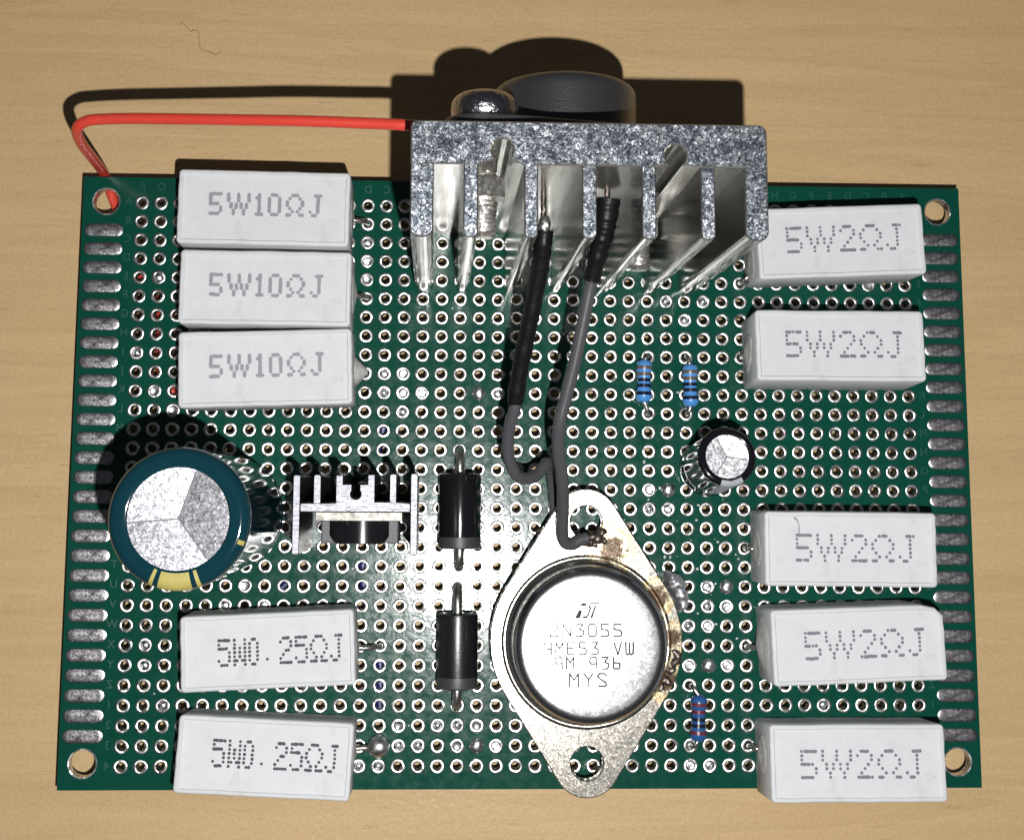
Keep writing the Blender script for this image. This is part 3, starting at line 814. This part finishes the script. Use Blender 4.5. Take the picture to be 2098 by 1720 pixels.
g = G(); v = []; f = []; NX = 18
for j in range(NX + 1):
    xx = -3.45 + 7.0 * j / NX; u = abs(2 * j / NX - 1)
    y0_ = -3.72 + (max(0, u - .72) / .28) ** 2 * .9; zt_ = 18.5 + 1.0 * (1 - u * u)
    v += [(xx, -.95, 17), (xx, -.95, zt_), (xx, y0_ + .12, zt_), (xx, y0_, zt_ - .15), (xx, y0_, 17)]
for j in range(NX):
    for k in range(4): f.append((j * 5 + k, j * 5 + k + 1, j * 5 + 6 + k, j * 5 + 5 + k))
f += [(0, 4, 3, 2, 1), tuple(NX * 5 + k for k in range(5))]
g.add(v, f); obj('moulded_top', g, 'gloss_epoxy', rb, 50)
for k in (-2.54, 0, 2.54):
    g = G(); g.box(k - .4, k + .4, -2.3, -1.8, -1.5, 3.6); obj('leg', g, 'steel_lead', rg)

# ------------------------------------------------------------------ metal can power transistor
tq = thing('power_transistor', 'large silver metal can power transistor marked 2N3055', 'transistor', (7.5, -20.5, ZB))
ZF = 5.2
g = G(); out = [(-b, a) for a, b in to3_outline(12.35, 4.25, 15.08)]
n = len(out)
# flange with its two mounting holes (top and bottom skins bridged round the holes)
bm = bmesh.new()
def loop(pts, z): return [bm.verts.new((x * S, y * S, z * S)) for x, y in pts]
hl = [arc(0, sy * 15.08, 2.08, 0, 337.5, 15) for sy in (1, -1)]
for z, flip in ((ZF, False), (ZF - 1.6, True)):
    vo = loop(out, z); ed = [bm.edges.new((vo[i], vo[(i + 1) % n])) for i in range(n)]
    for h in hl:
        vh = loop(h, z); ed += [bm.edges.new((vh[i], vh[(i + 1) % 16])) for i in range(16)]
    bmesh.ops.triangle_fill(bm, use_beauty=True, edges=ed)
bm.verts.ensure_lookup_table(); N = n + 32
def wall(i0, cnt):
    for i in range(cnt):
        j = (i + 1) % cnt; bm.faces.new((bm.verts[i0 + i], bm.verts[i0 + j], bm.verts[N + i0 + j], bm.verts[N + i0 + i]))
wall(0, n); wall(n, 16); wall(n + 16, 16)
bmesh.ops.recalc_face_normals(bm, faces=bm.faces)
top_e = [e_ for e_ in bm.edges if len(e_.link_faces) == 2 and all(abs(v.co.z - ZF * S) < 1e-7 for v in e_.verts) and e_.calc_face_angle(0) > 1]
bmesh.ops.bevel(bm, geom=top_e, offset=.14 * S, segments=2, affect='EDGES', profile=.5)
me = bpy.data.meshes.new('flange'); bm.to_mesh(me); bm.free(); me.materials.append(MT['nickel_flange'])
fl_ = obj('flange', None, None, tq, mesh=me)
g = G(); g.lathe([(10.95, ZF - .05), (10.9, ZF + .28), (10.7, ZF + .42), (10.35, ZF + .40), (10.15, ZF + .25), (10.0, ZF + .25)], 72, cap0=False, cap1=False); obj('weld_ring', g, 'nickel_flange', tq, 40)
g = G(); rc_ = 9.72; zt = 11.0; pf = [(10.25, ZF + .2), (rc_ + .05, ZF + .5), (rc_, ZF + .8), (rc_, ZF + 1.0), (rc_, zt - 1.6), (rc_, zt - 1.45)]
for k in range(1, 9): a = math.pi / 2 * k / 8; pf.append((rc_ - 1.35 * (1 - math.cos(a)), zt - 1.35 + 1.30 * math.sin(a)))
pf += [(7.6, zt - .02), (4, zt), (.05, zt)]
g.lathe(pf, 80, cap0=False); cn = obj('can', g, 'nickel_cap', tq, 25)
# marking drawn with thin pen strokes
ST = {'2': [[(0, .8), (.15, 1), (.7, 1), (.8, .75), (.6, .5), (.1, .25), (0, 0), (.8, 0)]], 'N': [[(0, 0), (0, 1), (.8, 0), (.8, 1)]],
      '3': [[(.1, 1), (.75, 1), (.4, .58), (.8, .45), (.8, .15), (.6, 0), (.05, 0)]], '0': [[(.15, 0), (0, .2), (0, .8), (.15, 1), (.65, 1), (.8, .8), (.8, .2), (.65, 0), (.15, 0)]],
      '5': [[(.75, 1), (.05, 1), (.02, .6), (.6, .52), (.8, .35), (.75, .08), (.55, 0), (0, 0)]], '9': [[(.8, .45), (.2, .42), (0, .6), (.05, .95), (.65, 1), (.8, .9), (.8, 0)]],
      'M': [[(0, 0), (0, 1), (.4, .5), (.8, 1), (.8, 0)]], 'E': [[(.8, 1), (.05, 1), (0, .9), (0, .1), (.05, 0), (.8, 0)], [(0, .5), (.6, .52)]], 'V': [[(0, 1), (.4, 0), (.8, 1)]],
      'W': [[(0, 1), (.02, .1), (.2, 0), (.4, .1), (.4, .95), (.4, .1), (.65, 0), (.8, .1), (.85, 1)]], '6': [[(.1, 1), (.05, .1), (.2, 0), (.7, 0), (.8, .2), (.75, .5), (.1, .52)]],
      'Y': [[(0, 1), (.45, .55), (.85, 1)], [(.45, .55), (.48, 0)]], 'S': [[(.8, .85), (.6, 1), (.15, 1), (0, .8), (.2, .6), (.75, .3), (.8, .1), (.6, 0), (.1, .05)]]}
g = G(); zz = zt + .012
def stroke(pts, wd_):
    for a, b in zip(pts, pts[1:]):
        d = Vector((b[0] - a[0], b[1] - a[1]))
        if d.length < 1e-6: continue
        d.normalize(); nn = Vector((-d.y, d.x)) * wd_ / 2; ex = d * wd_ * .35; zz = zt + .012 + len(g.f) * 6e-5
        g.add([(a[0] - ex.x + nn.x, a[1] - ex.y + nn.y, zz), (a[0] - ex.x - nn.x, a[1] - ex.y - nn.y, zz), (b[0] + ex.x - nn.x, b[1] + ex.y - nn.y, zz), (b[0] + ex.x + nn.x, b[1] + ex.y + nn.y, zz)], [(0, 1, 2, 3)])
def mark(txt, x0, x1, yc, h, skip=()):
    n_ = len(txt); pitch = (x1 - x0) / (n_ - .25)
    for i, ch in enumerate(txt):
        if ch == ' ': continue
        for k, pl_ in enumerate(ST[ch]): stroke([(x0 + i * pitch + px * pitch * .78, yc + (py - .5) * h) for px, py in pl_], .2)
tx, ty = -7.5 + .0, 20.5
def at(x, y): return x - 7.5, y + 20.5
mark('2N3055', 2.34 - 7.5, 11.46 - 7.5, -18.55 + 20.5, 1.45)
mark('9ME53 VW', 1.6 - 7.5, 12.85 - 7.5, -20.75 + 20.5, 1.45)
mark('9M 936', 2.95 - 7.5, 11.2 - 7.5, -22.5 + 20.5, 1.4)
mark('MYS', 4.76 - 7.5, 9.54 - 7.5, -24.55 + 20.5, 1.55)
# maker's emblem: a slanted block cut by an S-shaped gap
lx, ly, sl = 6.95 - 7.5, -16.15 + 20.5, .32
def em(poly): g.add([(lx + a + b * sl, ly + b, zz) for a, b in poly], [tuple(range(len(poly)))])
em([(-1.25, -.95), (-.55, -.95), (-.55, -.1), (-.8, .1), (-1.05, .1)])
em([(-1.05, .55), (-.3, .55), (-.3, .95), (-1.0, .95)])
em([(-.3, -.95), (.25, -.95), (.45, -.55), (.45, .35), (.1, .7), (-.05, .6), (.2, .2), (.2, -.45), (.05, -.65), (-.3, -.65)])
em([(.15, .78), (1.25, .78), (1.25, .98), (.1, .98)])
em([(.62, -.95), (.98, -.95), (1.02, .6), (.78, .6)])
obj('marking', g, 'engraving', cn)
g = G()
for i, (x, y, r, h) in enumerate(((1.45, 13.05, .8, 1.0), (.6, 12.65, .75, .9), (2.05, 13.8, .6, .6), (-.3, 12.55, .6, .6), (1.0, 12.3, .5, .5), (2.3, 12.7, .45, .35))):
    q = G(); q.lathe([(r, 0), (r * .95, h * .4), (r * .6, h * .85), (r * .15, h)], 14, wobf(i + 30, .14), cap0=False); q.xf(Matrix.Translation((x, y, ZF - .02))); g.add(q.v, q.f)
obj('solder_joint', g, 'solder_burnt', tq, 60)
g = G()
for i, (x, y, r, h) in enumerate(((12.0, 7.2, 1.15, 4.7), (12.6, 5.7, 1.0, 4.1), (12.9, 4.4, .8, 3.3), (11.2, 8.0, .7, 4.9))):
    q = G(); q.lathe([(r, 0), (r * 1.05, h * .5), (r * .95, h * .8), (r * .6, h * .95), (r * .15, h)], 16, wobf(i + 60, .12), cap0=False); q.xf(Matrix.Translation((x, y, 0.02))); g.add(q.v, q.f)
o = obj('solder_joint', g, 'solder_dull', tq, 60); o['label'] = 'lumpy grey solder on the right flange edge'
for i, (x, y) in enumerate(((10.8, -3.6), (11.4, -2.6), (10.2, -4.9), (9.5, -5.7), (11.6, -1.6))):
    g = G(); g.lathe([(.55 + .1 * (i % 3), 0), (.5, .18), (.2, .3)], 12, wobf(i + 90, .22), cap0=False); g.xf(Matrix.Translation((x, y, ZF - .01)))
    obj('flux_residue', g, 'solder_burnt', fl_, 60)
for sx in (-1, 1):
    g = G(); g.tube([(sx * 5.4, 1.7, ZF - 1.6), (sx * 5.4, 1.7, -2)], .5, 10, 1); obj('pin', g, 'steel_lead', tq, 50)

# ------------------------------------------------------------------ diodes
def diode(label, x, y0, y1, r, h0, h1, zc=3.1, mt='gloss_epoxy'):
    t = thing('diode', label, 'diode', (x, (y0 + y1) / 2, ZB), (0, 0, 0), 'black axial diodes')
    L = (y0 - y1) / 2
    A = Matrix.Translation((0, 0, zc)) @ Matrix.Rotation(rad(90), 4, 'X')          # local z -> -y
    pf = [(r * .90, -L), (r * .985, -L + .12), (r, -L + .4), (r, L - .4), (r * .985, L - .12), (r * .9, L)]
    g = G(); g.lathe(pf, 40); g.xf(A); db = obj('body', g, mt, t, 40)
    g = G(); g.lathe([(r + .015, L - 1.5), (r + .02, L - 1.45), (r + .02, L - .42), (r * .99 + .015, L - .14)], 40, cap0=False, cap1=False); g.xf(A); obj('cathode_band', g, 'grey_band', db, 40)
    for (yy, sgn) in ((h0, 1), (h1, -1)):
        e_ = sgn * L; ty_ = yy - (y0 + y1) / 2
        g = G(); m_ = max(abs(ty_) - L, .3)
        g.tube([(0, e_ - sgn * .3, zc), (0, e_ + sgn * m_ * .35, zc), (0, e_ + sgn * m_ * .8, zc * .8), (0, ty_, zc * .35), (0, ty_, -1.5)], .62, 12, 5); obj('lead', g, 'steel_lead', t, 50)
    return t
diode('black axial diode with a white glint, upper of the two, by the small heatsink', -8.83, 0.75, -8.95, 2.78, hy(14), hy(20))
diode('matt black axial diode, lower of the two, left of the large silver transistor', -9.0, -17.15, -26.6, 2.65, hy(21), hy(27), 3.0, 'black_epoxy')

# ------------------------------------------------------------------ blue film resistors
def film(label, p0, p1, bands, h0, h1, lac='blue_lacquer'):
    c = ((p0[0] + p1[0]) / 2, (p0[1] + p1[1]) / 2); d = math.hypot(p0[0] - p1[0], p0[1] - p1[1]); ang = math.atan2(p0[0] - p1[0], p0[1] - p1[1])
    t = thing('film_resistor', label, 'resistor', (c[0], c[1], ZB), (0, 0, -ang), 'blue film resistors')
    zc = 1.35; A = Matrix.Translation((0, 0, zc)) @ Matrix.Rotation(rad(90), 4, 'X')
    h = d / 2
    prof = [(.3, -h), (.78, -h + .18), (1.06, -h + .6), (1.1, -h + 1.0), (1.05, -h + 1.45), (.9, -h + 1.85), (.88, 0)]
    prof = prof + [(r, -z) for r, z in prof[-2::-1]]
    g = G(); g.lathe(prof, 28); g.xf(A); fb = obj('body', g, lac, t, 45)
    def rat(z):
        for (r0, z0), (r1, z1) in zip(prof, prof[1:]):
            if z0 <= z <= z1: return r0 + (r1 - r0) * (z - z0) / (z1 - z0)
        return .5
    for (zc_, mat_) in bands:          # position along the body from its upper end, 0..1
        z = -h + zc_ * d; w_ = .23
        g = G(); g.lathe([(rat(z + q) + .012, z + q) for q in (-w_, -w_ / 2, 0, w_ / 2, w_)], 28, cap0=False, cap1=False); g.xf(A); obj('colour_band', g, mat_, fb, 45)
    for (r, cc), sg in ((h0, 1), (h1, -1)):
        q = Matrix.Rotation(ang, 4, 'Z') @ Vector((hx(cc) - c[0], hy(r) - c[1], 0))
        g = G(); g.tube([(0, sg * (h - .1), zc), (q.x * .3, sg * (h + .25), zc), (q.x * .8, q.y, zc * .7), (q.x, q.y, -1.2)], .3, 10, 5); obj('lead', g, 'steel_lead', t, 50)
bb = [(.19, 'band_brown'), (.34, 'band_brown'), (.48, 'band_black'), (.61, 'band_black'), (.79, 'band_black')]
film('blue film resistor, left of the pair between the wires and the white resistors', (15.84, 16.04), (15.66, 10.29), bb, (9, 28), (12, 28))
film('blue film resistor, right of the pair above the small black capacitor', (21.96, 15.51), (22.01, 9.75), bb, (9, 30), (12, 30))
film('single blue film resistor with dark red bands, lower right of the silver transistor', (22.59, -27.66), (22.37, -33.56),
     [(.2, 'band_red'), (.36, 'band_red'), (.52, 'band_black'), (.65, 'band_black'), (.80, 'band_red')], (26, 30), (29, 30), 'dark_blue_lacquer')

# ------------------------------------------------------------------ wires
def up(pts): return [(x, y, z + ZB) for x, y, z in pts]
t = thing('wire', 'red insulated wire running from behind the tall heatsink under the board corner', 'wire', (0, 0, 0))
g = G(); g.tube(up([(-8, 39.6, 31.0), (-15.55, 40.2, 31.0), (-19.98, 40.62, 30.0), (-28.01, 41.17, 28.5), (-35.09, 41.7, 26.5), (-42.3, 42.22, 24.5), (-48.38, 42.58, 23.0), (-52.39, 42.71, 22.0), (-54.66, 42.56, 21.5), (-56.1, 41.95, 20.2), (-56.75, 41.4, 16.0), (-57.11, 41.22, 9.0), (-57.6, 41.26, 1.0), (-57.66, 40.71, -2.7), (-57.0, 38.6, -3.3), (-56.1, 36.4, -3.3), (-54.6, 32.0, -3.0), (-52.07, 26.67, -3.5), (-50.6, 24.0, -3.7), (-49.6, 21.59, -3.7), (-49.5, 16.5, -3.7), (-48.6, 12.5, -2.8), (-45, 10, -3)]), .68, 16, 8)
obj('insulation', g, 'red_insulation', t, 60)
t = thing('wire', 'grey wire looping back, with long black heat shrink sleeve', 'wire', (0, 0, 0), group='grey wires from the tall heatsink')
g = G(); wv_ = random.Random(3)
g.tube(up([(.3, 28.6, 28.4), (.19, 27.04, 28.0), (-.12, 23.88, 26.0), (-1.06, 18.44, 23.0), (-2.03, 12.85, 20.0), (-2.5, 8.84, 18.0)]), lambda q: 1.04 + .03 * math.sin(q * 37) + .03 * math.sin(q * 71 + 1) - (.15 if q > .97 else 0), 16, 10)
obj('heat_shrink_sleeve', g, 'heat_shrink', t, 60)
g = G(); g.tube(up([(.32, 30.2, 28.5), (.3, 29.5, 28.5), (.27, 28.7, 28.4), (.22, 27.6, 28.1)]), lambda q: .35 + .42 * math.sin(min(1, q * 1.3 + .1) * 2.2), 14, 5); obj('solder_joint', g, 'zinc_screw', t, 60)
g = G(); g.tube(up([(-2.3, 10, 18.6), (-2.55, 8.37, 18.0), (-3.15, 5.66, 16.0), (-3.0, 2.7, 14.0), (-1.75, 0.3, 12.0), (0.49, 0.35, 9.8), (2.3, 2.1, 7.8), (3.2, 0.44, 4.5), (3.65, -3.04, 2.4), (4.0, -6.2, 2.0), (5.2, -9.5, 1.6), (5.8, -11, 1.2)]), .76, 14, 7)
obj('insulation', g, 'grey_insulation', t, 60)
t = thing('wire', 'nearly straight grey wire hooked into the silver transistor flange, short black sleeve', 'wire', (0, 0, 0), group='grey wires from the tall heatsink')
g = G(); g.tube(up([(7.63, 32.2, 30.0), (7.45, 30.2, 29.6), (7.2, 28.5, 29.0), (6.75, 26.54, 28.0), (6.1, 23.26, 26.0)]), lambda q: 1.4 - .4 * q + .05 * math.sin(q * 33) + .05 * math.sin(q * 61 + 2), 16, 10)
obj('heat_shrink_sleeve', g, 'heat_shrink', t, 60)
g = G(); g.tube(up([(6.3, 24.3, 26.4), (5.98, 22.57, 25.5), (5.25, 18.39, 24.0), (4.4, 13.87, 22.5), (3.36, 9.3, 21.0), (2.74, 6.42, 20.0), (2.8, 3.56, 18.0), (3.53, 0.06, 15.0), (4.0, -3.56, 11.0), (4.13, -6.36, 8.2), (4.5, -7.9, 6.9), (5.52, -8.25, 6.3), (6.6, -7.7, 6.1), (7.6, -7.4, 6.0)]), .78, 14, 7)
obj('insulation', g, 'grey_insulation', t, 60)
g = G(); g.tube(up([(7.3, -7.5, 6.0), (8.2, -7.35, 5.8), (9.0, -7.25, 5.6)]), .5, 10, 4); obj('bare_end', g, 'solder_burnt', t, 60)
g = G(); g.tube(up([(hx(14), hy(27.7), -2.4), (hx(14), hy(25), -2.4), (hx(13.5), hy(23), -2.5), (hx(13), hy(20.2), -2.4), (hx(13.5), hy(18.5), -2.5), (hx(13.5), hy(15), -2.5), (hx(14), hy(12.8), -2.4)]), .66, 10, 6)
tag(obj('wire', g, 'blue_insulation', None, 60), 'dark blue wire under the board, seen through holes right of the 0.25 ohm resistors', 'wire')
g = G(); g.tube(up([(hx(9.6), hy(20.6), -2.5), (hx(9), hy(21), -2.4), (hx(8.4), hy(21.5), -2.5)]), .66, 10, 6)
tag(obj('wire', g, 'blue_insulation', None, 60), 'dark blue wire end seen through one hole below the teal capacitor', 'wire')

# ------------------------------------------------------------------ hair on the table
pts = [(-48.67, 63.4), (-48.62, 63.83), (-48.19, 63.55), (-47.34, 62.56), (-46.8, 62.72), (-46.17, 62.51), (-46.06, 61.16), (-45.96, 60.37), (-45.47, 59.88), (-44.5, 59.55), (-43.74, 59.2), (-43.26, 59.43), (-42.8, 59.86)]
g = G(); g.tube([(x, y, .11 + .05 * (i % 2)) for i, (x, y) in enumerate(pts)], .06, 6, 4)
tag(obj('fibre', g, 'fibre', None, 60), 'thin curly brown fibre lying on the bare table', 'fibre')
